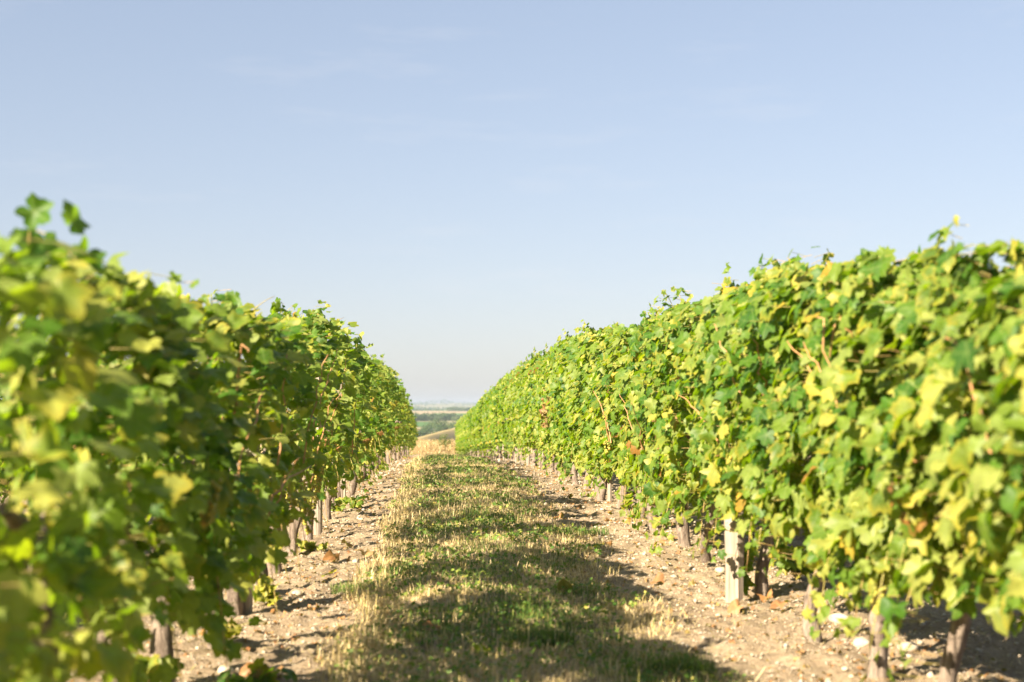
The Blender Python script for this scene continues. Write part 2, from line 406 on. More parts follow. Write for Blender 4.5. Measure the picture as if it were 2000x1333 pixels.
ICO_V, ICO_F = None, None
def ico(sub):
    import bmesh
    bm = bmesh.new(); bmesh.ops.create_icosphere(bm, subdivisions=sub, radius=1)
    V = np.array([v.co[:] for v in bm.verts]); Fc = np.array([[v.index for v in f.verts] for f in bm.faces]); bm.free(); return V, Fc
ICO1 = ico(1); ICO2 = ico(2)
def make_bunch(seed):
    r_ = np.random.default_rng(seed); acc = Acc(); n = 46
    t = r_.random(n)**.8; R = .042*(1-t*.75); th = r_.uniform(0, 6.28, n)
    P = np.stack([R*np.cos(th), R*np.sin(th), -t*.15], 1)
    V, Fc = ICO2
    for p in P:
        acc.add(V*r_.uniform(.0075, .0105)+p, [Fc], 0, rnd=np.full(len(V), np.clip(r_.normal(.5, .22), 0, 1)))
    tube(acc, [[0, 0, .07], [0, 0, .03], [0, 0, -.04]], [.0025, .0025, .0015], 5, 0, rnd=.2)
    return acc

# ------------------------------------------------------------------ ground
def sheet(name, xs, ys, zf, m, smooth=True):
    xx, yy = np.meshgrid(xs, ys); zz = zf(xx, yy); nx, ny = len(xs), len(ys); acc = Acc()
    i = np.arange(nx*ny).reshape(ny, nx)
    q = np.stack([i[:-1, :-1], i[:-1, 1:], i[1:, 1:], i[1:, :-1]], -1).reshape(-1, 4)
    acc.add(np.stack([xx, yy, zz], -1).reshape(-1, 3), [q]); o = acc.obj(name, [m], None, smooth); tag(o, kind='structure'); return o
def spaced(a, b, s0, grow, c=0):
    v = [c]; s = s0
    while v[-1] < b: v.append(v[-1]+s); s *= grow
    u = [c]; s = s0
    while u[-1] > a: u.append(u[-1]-s); s *= grow
    return np.array(u[:0:-1]+v)
def soil_z(x, y):
    z = gz(x, y); near = np.clip((45-y)/30, 0, 1)
    bare = 1-np.exp(-((x-.35)/.8)**4)
    return z + near*(.055*(vnoise(x*4, y*4, 3, 3)-.5)+(.065*bare+.01)*(vnoise(x*16, y*16, 9, 3)-.5))
xs = np.concatenate([spaced(-60, -2.6, .07, 1.12, -2.6)[:-1], np.arange(-2.6, 3.6, .035), spaced(3.6, 60, .07, 1.12, 3.6)])
ys = np.concatenate([[-30, -12, -5, -1, 1], np.arange(2.2, 16, .045), spaced(16, 86, .05, 1.018, 16)])
sheet('ground', np.unique(np.round(xs, 4)), np.unique(np.round(ys, 4)), soil_z, M_soil)

# land beyond the vines
M_cornsoil = field_mat('stubble_soil', (.36, .25, .13), (.52, .38, .21), .6)
M_hill = field_mat('hill_pasture', (.33, .26, .12), (.47, .36, .17), .035, (1, .35, 1))
M_land = field_mat('valley_land', (.10, .13, .05), (.30, .25, .14), .004)
def corn_z(x, y): return CAMZ+np.interp(y, [78, 84, 110, 150, 205, 240, 290], [-2.72, -2.78, -3.05, -3.7, -4.95, -7.5, -14])
sheet('field', np.linspace(-70, 90, 30), np.array([80, 84, 95, 110, 130, 150, 180, 205, 220, 240, 290]), corn_z, M_cornsoil)
# diagonal hill across the valley mouth
RID = [(560, 915, 200), (700, 885, 240), (760, 871, 270), (811, 857, 310), (860, 843, 390), (905, 832, 480), (1000, 818, 620), (1200, 806, 850), (1500, 804, 1200)]
acc = Acc(); rows = []
for px, py, d in RID:
    x, z = X(px, d), CAMZ+(800-py)/F*d; row = []
    for k, (dd, dz) in enumerate([(-150, -16), (-95, -10.5), (-50, -5.2), (-20, -1.5), (-6, -.2), (0, 0), (10, -.3), (40, -4), (120, -16)]):
        row.append((x-dd*.12+dd*.05, d+dd*(.4+d/700), z+dz*(.6+d/900)))
    rows.append(row)
nr = len(rows[0]); V = np.array(rows).reshape(-1, 3)
i = np.arange(len(V)).reshape(len(rows), nr); q = np.stack([i[:-1, :-1], i[1:, :-1], i[1:, 1:], i[:-1, 1:]], -1).reshape(-1, 4)
acc.add(V, [q]); o = acc.obj('hill', [M_hill]); tag(o, kind='structure')
md = o.modifiers.new('smooth', 'SUBSURF'); md.levels = 2; md.render_levels = 2
FY = [220, 300, 480, 600, 700, 800, 900, 1100, 1300, 1500, 1800, 2100, 2600, 3200, 3900, 4600, 5200]
FA = [.075, .055, .032, .022, .0178, .0142, .0106, .0058, .0036, .0022, .0014, .0009, .0005, -.0012, -.0030, -.0028, -.0030]
def far_z(x, y):
    a = np.interp(y, FY, FA); return CAMZ - a*y + (vnoise(x*.004+40, y*.002, 5, 2)-.5)*np.clip((y-2400)/1200, 0, 1)*16
def terr_z(x, y): return far_z(x, y)
sheet('terrain', np.linspace(-1400, 1800, 90), np.array(sorted(set(FY+list(range(550, 1500, 60))+list(range(1600, 5200, 150))))), terr_z, M_land)
def patch(name, pts_px, m, lift=.25):
    """a field draped on the terrain: corners by bearing and distance"""
    acc = Acc(); rows = []
    (a0, a1, d0), (b0, b1, d1) = pts_px
    for v in np.linspace(0, 1, 9):
        d = d0+(d1-d0)*v; l = a0+(b0-a0)*v; r = a1+(b1-a1)*v
        rows.append([(X(p, d), d, float(far_z(X(p, d), d))+lift) for p in np.linspace(l, r, 13)])
    V = np.array(rows).reshape(-1, 3); i = np.arange(len(V)).reshape(9, 13)
    acc.add(V, [np.stack([i[:-1, :-1], i[:-1, 1:], i[1:, 1:], i[1:, :-1]], -1).reshape(-1, 4)])
    o = acc.obj(name, [m]); tag(o, kind='structure'); return o
M_pale = field_mat('straw_field', (.27, .205, .12), (.37, .29, .18), .02)
M_greenf = field_mat('crop_field', (.07, .14, .04), (.12, .19, .06), .03, (1, .2, 1))
patch('field', ((640, 824, 760), (640, 822, 815)), M_pale)
patch('field', ((640, 840, 850), (640, 838, 960)), M_greenf)
patch('field', ((760, 1080, 1130), (815, 1080, 1750)), M_pale)
patch('field', ((840, 960, 1150), (850, 905, 1330)), M_greenf, .6)
patch('field', ((700, 870, 2900), (700, 870, 3300)), M_pale, 1.0)

# ------------------------------------------------------------------ the two rows of vines
XL, XR = -1.10, 1.95
def HL(y): return float(np.interp(y, [0, 3.9, 4.7, 5.9, 7.7, 9.6, 12, 13.5, 15.5, 21, 28, 90], [1.55, 1.68, 1.58, 1.65, 1.73, 1.84, 1.92, 1.99, 1.86, 1.92, 2.05, 2.03]))
def HR(y): return float(np.interp(y, [0, 4.5, 5.4, 6.4, 8.2, 9.7, 10.5, 12, 17, 21, 35, 90], [1.50, 1.66, 1.83, 1.89, 1.9, 1.98, 1.86, 1.84, 1.96, 1.95, 2.08, 2.06]))
ORD = 'first second third fourth fifth sixth seventh eighth ninth tenth eleventh twelfth thirteenth fourteenth fifteenth sixteenth seventeenth eighteenth nineteenth twentieth'.split()
yl = [1.6, 2.75, 3.9, 5.05, 6.15, 7.12, 8.2, 9.15, 10.2, 11.3, 12.4, 13.5, 14.6]
yr = [2.2, 3.3, 4.4, 5.42, 6.15, 7.05, 8.52, 9.95, 11.05, 12.4, 13.5, 14.7]
while yl[-1] < 75: yl.append(yl[-1]+1.13*float(rng.uniform(.9, 1.1)))
while yr[-1] < 82: yr.append(yr[-1]+1.13*float(rng.uniform(.9, 1.1)))
# shared meshes for the vines farther back
farfol = [make_foliage(900+k, 1.95, 2, 800 if k < 5 else 800, bottom=.36 if k % 2 else .42, sprigs=2, droops=5, gap=.54 if k < 5 else 0, under=k < 5, shift=.05 if k < 5 else .01).mesh('foliage', [M_leaf, M_pet]) for k in range(9)]
midfol = [make_foliage(700+k, 1.95, 1, 960 if k < 5 else 1050, bottom=.36 if k % 2 else .44, sprigs=2, droops=6, gap=.54 if k < 5 else 0, szf=.98, under=k < 5, shift=.05 if k < 5 else .01).mesh('foliage', [M_leaf, M_pet]) for k in range(9)]
fartrunk = [make_trunk(500+k, lod=1, r=.043).mesh('trunk', [M_bark]) for k in range(7)]
bunches = [make_bunch(600+k).mesh('grape_bunch', [M_grape]) for k in range(5)]
def child(name, me, parent, loc=(0, 0, 0), rz=0, sc=None):
    o = bpy.data.objects.new(name, me); C.objects.link(o); o.parent = parent; o.location = loc; o.rotation_euler = (0, 0, rz)
    if sc: o.scale = sc
    return o
def vine(side, i, y):
    left = side < 0; x0 = XL if left else XR; H = HL(y) if left else HR(y)
    x0 += float(rng.normal()*.03)-.28*max(0, (y-30)/50)**1.4
    seed = (1000 if left else 3000)+i*13
    v = empty('grapevine', (x0, y, float(gz(x0, y))))
    near = y < 13; mid = y < 32
    if near:
        n = (1250 if y < 5.5 else 1150 if y < 7.5 else 1080) if left else 1550
        acc = make_foliage(seed, H, 0, n, bottom=((.30 if y < 7.5 else .40) if left else .47 if y < 9.2 else .40)+float(rng.uniform(-.05, .1)), hw=(.36 if left else .38), L=1.32, sprigs=(1 if y < 6.5 else 3), droops=4 if left or y < 9.2 else 6, gap=(.51 if y < 5.5 else .56) if left else 0, szf=.96 if left else .90, under=left and y > 5.5, shift=.05 if left else .0)
        acc.obj('foliage', [M_leaf, M_pet], v)
        make_trunk(seed+1, r=float(rng.uniform(.034, .047))).obj('trunk', [M_bark], v)
        for k in range(0 if (left and y < 5.5) else 6): make_cane(seed+20+k, H).obj('cane', [M_cane], v)
    else:
        flip = 0
        fm = (midfol if mid else farfol)[int(rng.integers(5)) if left else 5+int(rng.integers(4))]
        child('foliage', fm, v, rz=flip, sc=(float(rng.uniform(.86, 1.16)), float(rng.uniform(.97, 1.07)), H/1.95*float(rng.uniform(.95, 1.04))))
        child('trunk', fartrunk[int(rng.integers(7))], v, rz=flip+float(rng.normal()*.3))
    if (4.9 if left else 5.0) < y < 24:
        for k in range((5 if left else 2) if near else 3):
            s = (1 if left else -1)*(1 if rng.random() < .8 else -1)
            child('grape_bunch', bunches[int(rng.integers(5))], v, (s*float(rng.uniform(.16, .33)), float(rng.uniform(-.5, .5)), float(rng.uniform(.48, .95))), float(rng.uniform(0, 6)),
                  (float(rng.uniform(.9, 1.25)),)*3)
    return v

stakeL = [8.3, 12.95, 16.7, 24.0, 33.0]; stakeR = [8.42, 15.6, 27.6, 31.2, 37.0]
for side, ylist, nm in ((-1, yl, 'left'), (1, yr, 'right')):
    grp = 'grapevines in the %s-hand row' % nm
    inframe = [y for y in ylist if y > (3.4 if side < 0 else 4.7)]
    for i, y in enumerate(ylist):
        v = vine(side, i, y)
        st = stakeL if side < 0 else stakeR
        if y not in inframe: lab = 'leafy grapevine at the very start of the %s-hand row, beside the viewer' % nm if i == 0 else 'leafy grapevine cut off by the %s edge of the view' % nm
        else:
            k = inframe.index(y)
            if k < 20:
                extra = ''
                for s in st:
                    if abs(s-y) < .56: extra = ', by a stake'
                look = 'blurred' if y < 7 else 'leafy'
                lab = '%s grapevine, %s trunk from the front in the %s-hand row%s' % (look, ORD[k], nm, extra)
            elif y < 45: lab = 'small grapevine in the closely bunched trunks half way down the %s-hand row' % nm
            else: lab = 'distant grapevine near the far end of the %s-hand row, where it drops away' % nm
        tag(v, lab, 'grapevine', grp)
        if side > 0 and abs(y-19.5) < .6 and 'w' not in globals().get('done', ''):
            done = 'w'
            r_ = np.random.default_rng(5); n = 26; acc = Acc()
            P = np.stack([-.42+r_.normal(size=n)*.03, r_.normal(size=n)*.09, .98+r_.normal(size=n)*.13], 1)
            add_leaves(acc, P, r_.normal(size=(n, 3))+[-1, 0, .3], r_.normal(size=(n, 3))*.5+[0, 0, -1], r_.uniform(.04, .07, n), 'dry', r_, r_.random(n), np.zeros(n))
            tube(acc, [[-.2, 0, 1.25], [-.40, -.02, 1.15], [-.42, .02, .98], [-.42, 0, .75]], [.004, .004, .003, .002], 5, 0, rnd=.3)
            o = acc.obj('withered_leaf_clump', [M_dead], v); tag(o, 'shrivelled reddish brown leaf clump')

for x0, nm, a, b in ((XL-3.05, 'left', 3.0, 30.0), (XR+3.05, 'right', 6.0, 30.0)):
    y = a
    while y < b:
        v = empty('grapevine', (x0, y, float(gz(x0, y))))
        hh = HL(y) if nm == 'left' else HR(y)
        child('foliage', farfol[5+int(rng.integers(4))], v, rz=math.pi*int(rng.integers(2)), sc=(1.05, 1.03, hh/1.95*.96)); child('trunk', fartrunk[int(rng.integers(7))], v)
        tag(v, 'grapevine of the neighbouring row, glimpsed through gaps in the %s-hand leaf wall' % nm, 'grapevine', 'grapevines of the next row to the '+nm)
        y += 1.13*float(rng.uniform(.92, 1.08))

def stake(x, y, h, wdt, seed, label, grp, pale=True):
    r_ = np.random.default_rng(seed); acc = Acc(); u = np.linspace(0, 1, 7); n = 9
    lean = r_.normal(size=2)*.02
    pts = np.stack([lean[0]*u*h, lean[1]*u*h, -.1+u*(h+.1)], 1)
    tube(acc, pts, np.full(7, wdt/2)*(1+r_.normal(size=7)*.05), n, 0, .16, seed)
    s = acc.obj('wooden_stake', [M_wood], None, smooth=False)
    s.location = (x, y, float(gz(x, y))); tag(s, label, 'stake', grp)
stake(XR-.17, 8.38, 1.55, .11, 1, 'thick pale split wooden stake against a vine trunk in the right-hand row', 'stakes in the vine rows')
stake(XR-.02, 15.6, 1.6, .06, 2, 'slim grey wooden stake behind a low hanging shoot in the right-hand row', 'stakes in the vine rows')
stake(XR-.12, 27.6, 1.6, .075, 3, 'slim pale stake in the right-hand row, nearest of the three standing close together', 'stakes in the vine rows')
stake(XR-.12, 31.2, 1.6, .075, 4, 'slim pale stake in the right-hand row, middle one of the three standing close together', 'stakes in the vine rows')
stake(XR-.12, 37.0, 1.6, .075, 5, 'slim pale stake in the right-hand row, farthest of the three standing close together', 'stakes in the vine rows')
stake(XL+.02, 8.3, 1.5, .085, 6, 'dark brown stake half hidden by yellowing leaves in the left-hand row', 'stakes in the vine rows')
stake(XL+.06, 12.95, 1.6, .085, 7, 'pale upright square stake between two vine trunks in the left-hand row', 'stakes in the vine rows')
stake(XL+.06, 16.7, 1.6, .07, 8, 'thin grey stake beside a strongly leaning trunk in the left-hand row', 'stakes in the vine rows')

for o in list(C.objects):
    if o.name.startswith('grapevine') and abs(o.location.x-XL) < .2 and abs(o.location.y-3.9) < .01:
        q = np.random.default_rng(4); acc = Acc()
        for pts, n in (([[.02, .1, 1.40], [0, 0, 1.60], [0, 0, 1.68], [.06, 0, 1.66], [.12, 0, 1.60], [.17, .02, 1.52]], 11),):
            pts = np.array(pts); tube(acc, pts, np.linspace(.004, .002, len(pts)), 5, 1, rnd=.4)
            P = pts[np.linspace(1, len(pts)-1, n).round().astype(int)]+q.normal(size=(n, 3))*.03
            add_leaves(acc, P, q.normal(size=(n, 3))*.5+[.4, -.7, .5], q.normal(size=(n, 3))*.5+[.4, 0, -.5], q.uniform(.05, .075, n), 0, q, q.uniform(.05, .5, n), np.zeros(n))
        acc.obj('shoot', [M_leaf, M_pet], o)

# ------------------------------------------------------------------ grass, gravel, straw
def blades(acc, P, h, wid, r_, rnd, lean=.5, flat=False):
    n = len(P); a = r_.uniform(0, 6.28, n); d = np.stack([np.cos(a), np.sin(a), np.zeros(n)], 1); s = np.stack([-np.sin(a), np.cos(a), np.zeros(n)], 1)
    ln = np.abs(r_.normal(size=n))*lean
    up = np.array([0, 0, 1.0])
    if flat:
        t = r_.uniform(-.1, .35, n)[:, None]*up; m1 = P+(d*.5+t*.5)*h[:, None]; tp = P+(d+t)*h[:, None]
    else: m1 = P+(d*(ln*.35)[:, None]+up*.55)*h[:, None]; tp = P+(d*ln[:, None]+up*(1-.28*np.minimum(ln, 1.6))[:, None])*h[:, None]
    V = np.stack([P-s*wid[:, None], P+s*wid[:, None], m1-s*wid[:, None]*.8, m1+s*wid[:, None]*.8, tp], 1)
    off = (np.arange(n)*5)[:, None]
    acc.add(V.reshape(-1, 3), [np.array([[0, 1, 3, 2]])+off, np.array([[2, 3, 4]])+off], 0, rnd=np.repeat(rnd, 5))
def scatter(n, x0, x1, y0, y1, r_): return r_.uniform(x0, x1, n), r_.uniform(y0, y1, n)
r_ = np.random.default_rng(21); acc = Acc()
def edge_w(x, y):
    """1 on the sward, 0 on bare soil; ragged edges"""
    wob = (vnoise(x*0+y*.9, y*0+7, 31, 3)-.5)*.5
    return np.clip((x+.52-wob*.5)/.22, 0, 1)*np.clip((1.32+wob-x)/.35, 0, 1)
for (y0, y1, dens, ws, hs) in ((3.2, 9, 5200, 1.0, 1.0), (9, 16, 3600, 1.15, 1.0), (16, 28, 1900, 1.5, 1.05), (28, 48, 800, 2.2, 1.1), (48, 80, 300, 3.4, 1.25)):
    n = int(dens*2.3*(y1-y0)); x, y = scatter(n, -.75, 1.6, y0, y1, r_)
    keep = r_.random(n) < edge_w(x, y)*(.35+.9*vnoise(x*3, y*2.2, 12, 3)); x, y = x[keep], y[keep]; n = len(x)
    tuft = vnoise(x*2.2, y*1.4, 44, 3); fine = vnoise(x*9, y*9, 45, 2)
    dryside = np.clip((-.14-x)/.16, 0, 1)*.9+np.clip((x-.95)/.3, 0, 1)*.5
    dry = np.clip(.86+(tuft-.5)*2.2+(fine-.5)*.9+dryside, .04, .98)
    isdry = r_.random(n) < dry
    rnd = np.where(isdry, r_.uniform(.56, 1.0, n), r_.beta(1.4, 1.6, n)*.55)
    h = r_.gamma(4, .0095, n)*hs*np.where(isdry, .95, 1.1)*(1.25-.5*tuft)+.012
    h *= 1+.8*np.clip((-.16-x)/.15, 0, 1)
    wd = r_.uniform(.0011, .0026, n)*ws
    blades(acc, np.stack([x, y, soil_z(x, y)-.004], 1), h, wd, r_, rnd, np.where(isdry, 1.25, .9))
tag(acc.obj('grass', [M_blade], None, False), kind='stuff')
# broad-leaved weeds and clover creeping through the sward
acc = Acc(); r_ = np.random.default_rng(33)
for (y0, y1, n, sz) in ((3.2, 10, 9000, .013), (10, 22, 11000, .017), (22, 50, 6500, .028)):
    x, y = scatter(n, -.55, 1.45, y0, y1, r_); k = (vnoise(x*1.8, y*1.5, 61, 3) > .47)&(edge_w(x, y) > .3); x, y = x[k], y[k]; n = len(x)
    P = np.stack([x, y, soil_z(x, y)+r_.uniform(.01, .06, n)], 1)
    add_leaves(acc, P, r_.normal(size=(n, 3))*.5+[-.2, -.2, 1], r_.normal(size=(n, 3))+[0, 0, .1], r_.uniform(.6, 1.6, n)*sz, 2, r_, np.clip(r_.beta(1.2, 1.8, n)*1.02, 0, 1), np.zeros(n))
tag(acc.obj('clover', [M_grassleaf]), kind='stuff')
# straw and dead stems lying on the soil
acc = Acc(); r_ = np.random.default_rng(51)
for (y0, y1, n, ws) in ((3.2, 12, 60000, 1.15), (12, 30, 38000, 1.9), (30, 60, 7000, 3.5)):
    x, y = scatter(n, -2.2, 3.0, y0, y1, r_); k = (r_.random(n) < .15+.85*vnoise(x*2.5, y*2.5, 71, 3)**2) & (np.abs(x-.35) > .55); x, y = x[k], y[k]; n = len(x)
    blades(acc, np.stack([x, y, soil_z(x, y)+.003], 1), r_.uniform(.015, .07, n), r_.uniform(.0009, .0024, n)*ws, r_, r_.uniform(.5, 1, n), 1, True)
tag(acc.obj('straw', [M_blade], None, False), kind='stuff')
# crumbled dry leaves
acc = Acc(); r_ = np.random.default_rng(53)
for (y0, y1, n, sz) in ((3, 11, 3200, .020), (11, 30, 3200, .028), (30, 60, 900, .045)):
    x, y = scatter(n, -1.7, 2.6, y0, y1, r_); k = (np.abs(x-.35) > .6) & (r_.random(n) < vnoise(x*2, y*2, 91, 3)*1.3); x, y = x[k], y[k]; n = len(x)
    add_leaves(acc, np.stack([x, y, soil_z(x, y)+.006], 1), r_.normal(size=(n, 3))*.5+[0, 0, 1], r_.normal(size=(n, 3)), r_.uniform(.4, 1.5, n)*sz, 'dry', r_, r_.random(n), np.zeros(n))
tag(acc.obj('leaf_litter', [M_dead]), kind='stuff')
# gravel
acc = Acc(); r_ = np.random.default_rng(52); V0, F0 = ICO1
def stones(acc, x, y, s, r_):
    n = len(x); sc = s[:, None]*np.stack([r_.uniform(.7, 1.3, n), r_.uniform(.7, 1.3, n), r_.uniform(.4, .8, n)], 1)
    a = r_.uniform(0, 6.28, n); V = V0[None]*(1+r_.normal(size=(n, len(V0), 1))*.16)*sc[:, None]
    ca, sa = np.cos(a)[:, None], np.sin(a)[:, None]
    V = np.stack([V[..., 0]*ca-V[..., 1]*sa, V[..., 0]*sa+V[..., 1]*ca, V[..., 2]], -1)+np.stack([x, y, soil_z(x, y)+s*.15], 1)[:, None]
    acc.add(V.reshape(-1, 3), [(F0[None]+(np.arange(n)*len(V0))[:, None, None]).reshape(-1, 3)], 0, rnd=np.repeat(r_.random(n), len(V0)))
for (y0, y1, n, a) in ((3, 10, 60000, .0042), (10, 20, 26000, .0068), (20, 45, 7000, .013)):
    x, y = scatter(n, -2.4, 3.4, y0, y1, r_); bare = 1-edge_w(x, y)
    k = r_.random(n) < bare*(.25+.9*vnoise(x*3, y*3, 81, 2)); x, y = x[k], y[k]
    stones(acc, x, y, a*r_.lognormal(0, .5, len(x)), r_)
tag(acc.obj('gravel', [M_stone], None, True), kind='stuff')

# ------------------------------------------------------------------ single things on the ground
r_ = np.random.default_rng(77)
def stone(px, py, size, label, rnd=.8):
    y = 1.17*F/(py-800); x = X(px, y); acc = Acc(); V, Fc = ICO2
    V = V*(1+r_.normal(size=(len(V), 1))*.03)*(1+.25*np.sin(V[:, :1]*2.2+r_.uniform(0, 6))*np.cos(V[:, 1:2]*2+r_.uniform(0, 6)))*np.array([1, r_.uniform(.7, 1), r_.uniform(.5, .75)])*size/2
    acc.add(V, [Fc], 0, rnd=np.full(len(V), rnd)); o = acc.obj('stone', [M_stone])
    o.location = (x, y, float(soil_z(x, y))+size*.12); o.rotation_euler = (0, 0, r_.uniform(0, 6)); tag(o, label, 'stone', 'larger pale stones on the bare soil')
stone(1300, 1130, .075, 'smooth grey white stone lying alone on bare soil left of the thick stake', .95)
stone(1645, 1225, .12, 'large pale angular stone just right of the leaning vine trunk on the right')
stone(1780, 1285, .10, 'rounded pale stone right of the near straight vine trunk on the right', .7)
stone(1337, 1068, .05, 'small round whitish stone beside the shadow below the right-hand leaves', .85)
stone(1410, 1140, .10, 'broad tan stone half buried left of the low sprig at the thick stake', .6)
stone(1690, 1270, .09, 'chunky pale stone between the two nearest trunks on the right', .75)
stone(1530, 1165, .06, 'small cream stone at the foot of the thick pale stake, on its right', .9)
stone(585, 1160, .07, 'pale stone on the left soil strip beside the yellow sprig', .8)
stone(500, 1180, .06, 'pale stone under the left-hand vines near the brown stake', .7)
stone(450, 1300, .08, 'flat cream stone lowest on the left soil strip', .8)

def fallen_leaf(px, py, label, dry=True, size=.07, rnd=None):
    y = 1.15*F/(py-800); x = X(px, y); acc = Acc()
    add_leaves(acc, np.array([[0, 0, .02]]), np.array([[r_.normal()*.5, r_.normal()*.5, 1]]), np.array([[r_.normal(), r_.normal(), .1]]), np.array([size]),
               'dry' if dry else 1, r_, np.array([r_.random() if rnd is None else rnd]), np.zeros(1))
    o = acc.obj('fallen_leaf', [M_dead if dry else M_leaf]); o.location = (x, y, float(soil_z(x, y))+.012); tag(o, label, 'leaf', 'fallen vine leaves')
fallen_leaf(715, 1095, 'curled dark brown leaf on the left edge of the grass', size=.09)
fallen_leaf(1100, 1172, 'upright reddish brown leaf in the middle of the grass, right of centre', size=.09)
fallen_leaf(1108, 997, 'dark curled leaf on the right edge of the grass, farthest of the brown ones')
fallen_leaf(1090, 1038, 'small dark brown leaf in the shaded grass on the right')
fallen_leaf(678, 1071, 'pinkish brown leaf on the left soil strip near the grass edge')
fallen_leaf(655, 1100, 'large flat brown leaf on the left soil strip', size=.09)
fallen_leaf(1285, 1085, 'pair-like orange brown leaf on the right soil strip, near the grass', size=.08)
fallen_leaf(1283, 1150, 'rust coloured leaf on the shaded right soil below the grey white stone')
fallen_leaf(1500, 1185, 'orange brown leaf lying in front of the thick pale stake')
fallen_leaf(1525, 1198, 'golden orange leaf lying on the stones in front of the thick stake')
fallen_leaf(1440, 1205, 'brown leaf in the shadow band left of the thick stake')
fallen_leaf(650, 1135, 'yellow leaf on the left soil strip, curled, near the dark twig', False, .07, .945)
fallen_leaf(990, 1278, 'yellow leaf lying in the lower middle of the grass', False, .06, .93)
fallen_leaf(940, 1285, 'pale green yellow leaf lying in the lower grass, left of the bright tuft', False, .06, .90)
fallen_leaf(815, 1205, 'tan orange leaf in the left part of the grass', size=.06)
fallen_leaf(850, 1240, 'tan leaf lying low in the dry grass, left of centre', size=.07)
fallen_leaf(530, 1310, 'orange brown leaf on the lower left soil strip', size=.08)
fallen_leaf(505, 1303, 'orange leaf lowest on the left soil strip', size=.07)

def sprig(px, y, n, spread, hgt, label, shift=0, yell=.35, name='vine_shoot', dz=0, cat='vine shoot'):
    x = X(px, y); acc = Acc(); m = max(3, n//7)
    root = empty(name, (x, y, float(soil_z(x, y))+dz)); P = []
    st = Acc()
    for k in range(m):
        a = r_.uniform(0, 6.28); u = np.linspace(0, 1, 7); L = spread*r_.uniform(.6, 1.1)
        pts = np.stack([np.cos(a)*L*u, np.sin(a)*L*u, .01+hgt*r_.uniform(.5, 1.1)*np.sin(u*2.2)], 1)
        tube(st, pts, np.linspace(.0035, .0015, 7), 5, 0, rnd=r_.random()); P.append(np.repeat(pts[1:], 2, 0)[:math.ceil(n/m)])
    P = np.concatenate(P); n = len(P); P = P+r_.normal(size=P.shape)*.02; P[:, 2] = np.maximum(P[:, 2], .015)
    add_leaves(acc, P, np.stack([P[:, 0]*2-.2, P[:, 1]*2-.3, np.full(n, .6)], 1)+r_.normal(size=(n, 3))*.35, P*[3, 3, 0]+r_.normal(size=(n, 3))*.5+[0, 0, -.25], r_.uniform(.035, .075, n), 0, r_,
               leaf_rnd(n, r_, shift), np.where(r_.random(n) < yell, .8, 0))
    acc.obj('foliage', [M_leaf], root); st.obj('stem', [M_pet], root); tag(root, label, cat, 'leafy shoots low on the ground')
sprig(540, 8.6, 16, .16, .10, 'bright yellow green shoot on the left soil strip, in front of the brown stake', .38, .8)
sprig(605, 11.4, 20, .22, .09, 'green and yellow shoot trailing on the left soil near the twisted trunk', .2, .6)
sprig(690, 15.8, 20, .24, .10, 'flat green shoot lying on the left soil near the grass edge', .05)
sprig(655, 15.3, 18, .24, .12, 'green shoot with upright leaves at the foot of the left-hand stakes', .05)
sprig(735, 27, 30, .34, .14, 'low green growth at the far end of the left soil strip, under the bunched trunks', .1)
sprig(718, 21.5, 22, .28, .12, 'small green shoot on the left soil strip farther along', .05)
sprig(448, 7.1, 12, .14, .15, 'yellow leafed shoot standing at the left-hand trunk nearest the soil strip', .4, .8)
sprig(500, 6.1, 16, .20, .08, 'dark green shoot at the bottom edge of the left soil strip', -.1)
sprig(280, 5.7, 26, .22, .25, 'blurred bright green shoot low at the bottom left', .15, .5)
sprig(470, 8.9, 14, .16, .2, 'yellowing shoot between two trunks behind the left leaf wall', .3, .7)
sprig(1448, 8.5, 16, .13, .30, 'light green shoot hanging low beside the thick stake, on its left', .1)
sprig(1560, 8.95, 60, .30, .30, 'dark green bushy shoot in the shade behind the thick stake', -.15)
sprig(1100, 19.5, 26, .20, .36, 'dark green shoot drooping to the soil from the right-hand row, farther along', -.1)
sprig(1240, 12.6, 26, .20, .32, 'green shoot drooping to the soil from the right-hand row by shaded trunks', 0)
sprig(1890, 5.2, 20, .18, .14, 'green weedy shoot at the foot of the near right-hand vine', -.05)
sprig(1880, 4.7, 10, .12, .20, 'pale green shoot at the bottom right corner', .2)

# bright green tufts and yellow flowers in the sward
def tuft(px, y, n, rad, hgt, label):
    x = X(px, y); acc = Acc(); a = r_.uniform(0, 6.28, n); q = rad*np.sqrt(r_.random(n))
    P = np.stack([q*np.cos(a)*1.5, q*np.sin(a), np.zeros(n)], 1)
    blades(acc, P, r_.uniform(.5, 1.1, n)*hgt, r_.uniform(.0015, .003, n), r_, r_.uniform(.02, .42, n), .45)
    o = acc.obj('grass_tuft', [M_blade], None, False); o.location = (x, y, float(soil_z(x, y))-.005); tag(o, label, 'grass tuft', 'green tufts in the sward')
tuft(1055, 6.75, 420, .11, .11, 'bright green grass tuft in the lower middle of the grass')
tuft(790, 9.7, 500, .17, .09, 'dark green tuft on the left side of the grass by the dry edge')
tuft(1120, 12.0, 500, .20, .08, 'dark green tuft on the right side of the grass, beside the bare soil')
tuft(870, 12.4, 380, .20, .075, 'green tuft in the shaded left half of the grass farther along')
tuft(705, 9.0, 400, .12, .10, 'pale green tuft at the left border of the dry grass')
tuft(1330, 6.2, 350, .10, .13, 'green tuft at the lower right border of the grass')
m, nt, out = mat('yellow_petal'); pbr(nt, out, (.75, .48, .02), .6, .2); M_yel = m
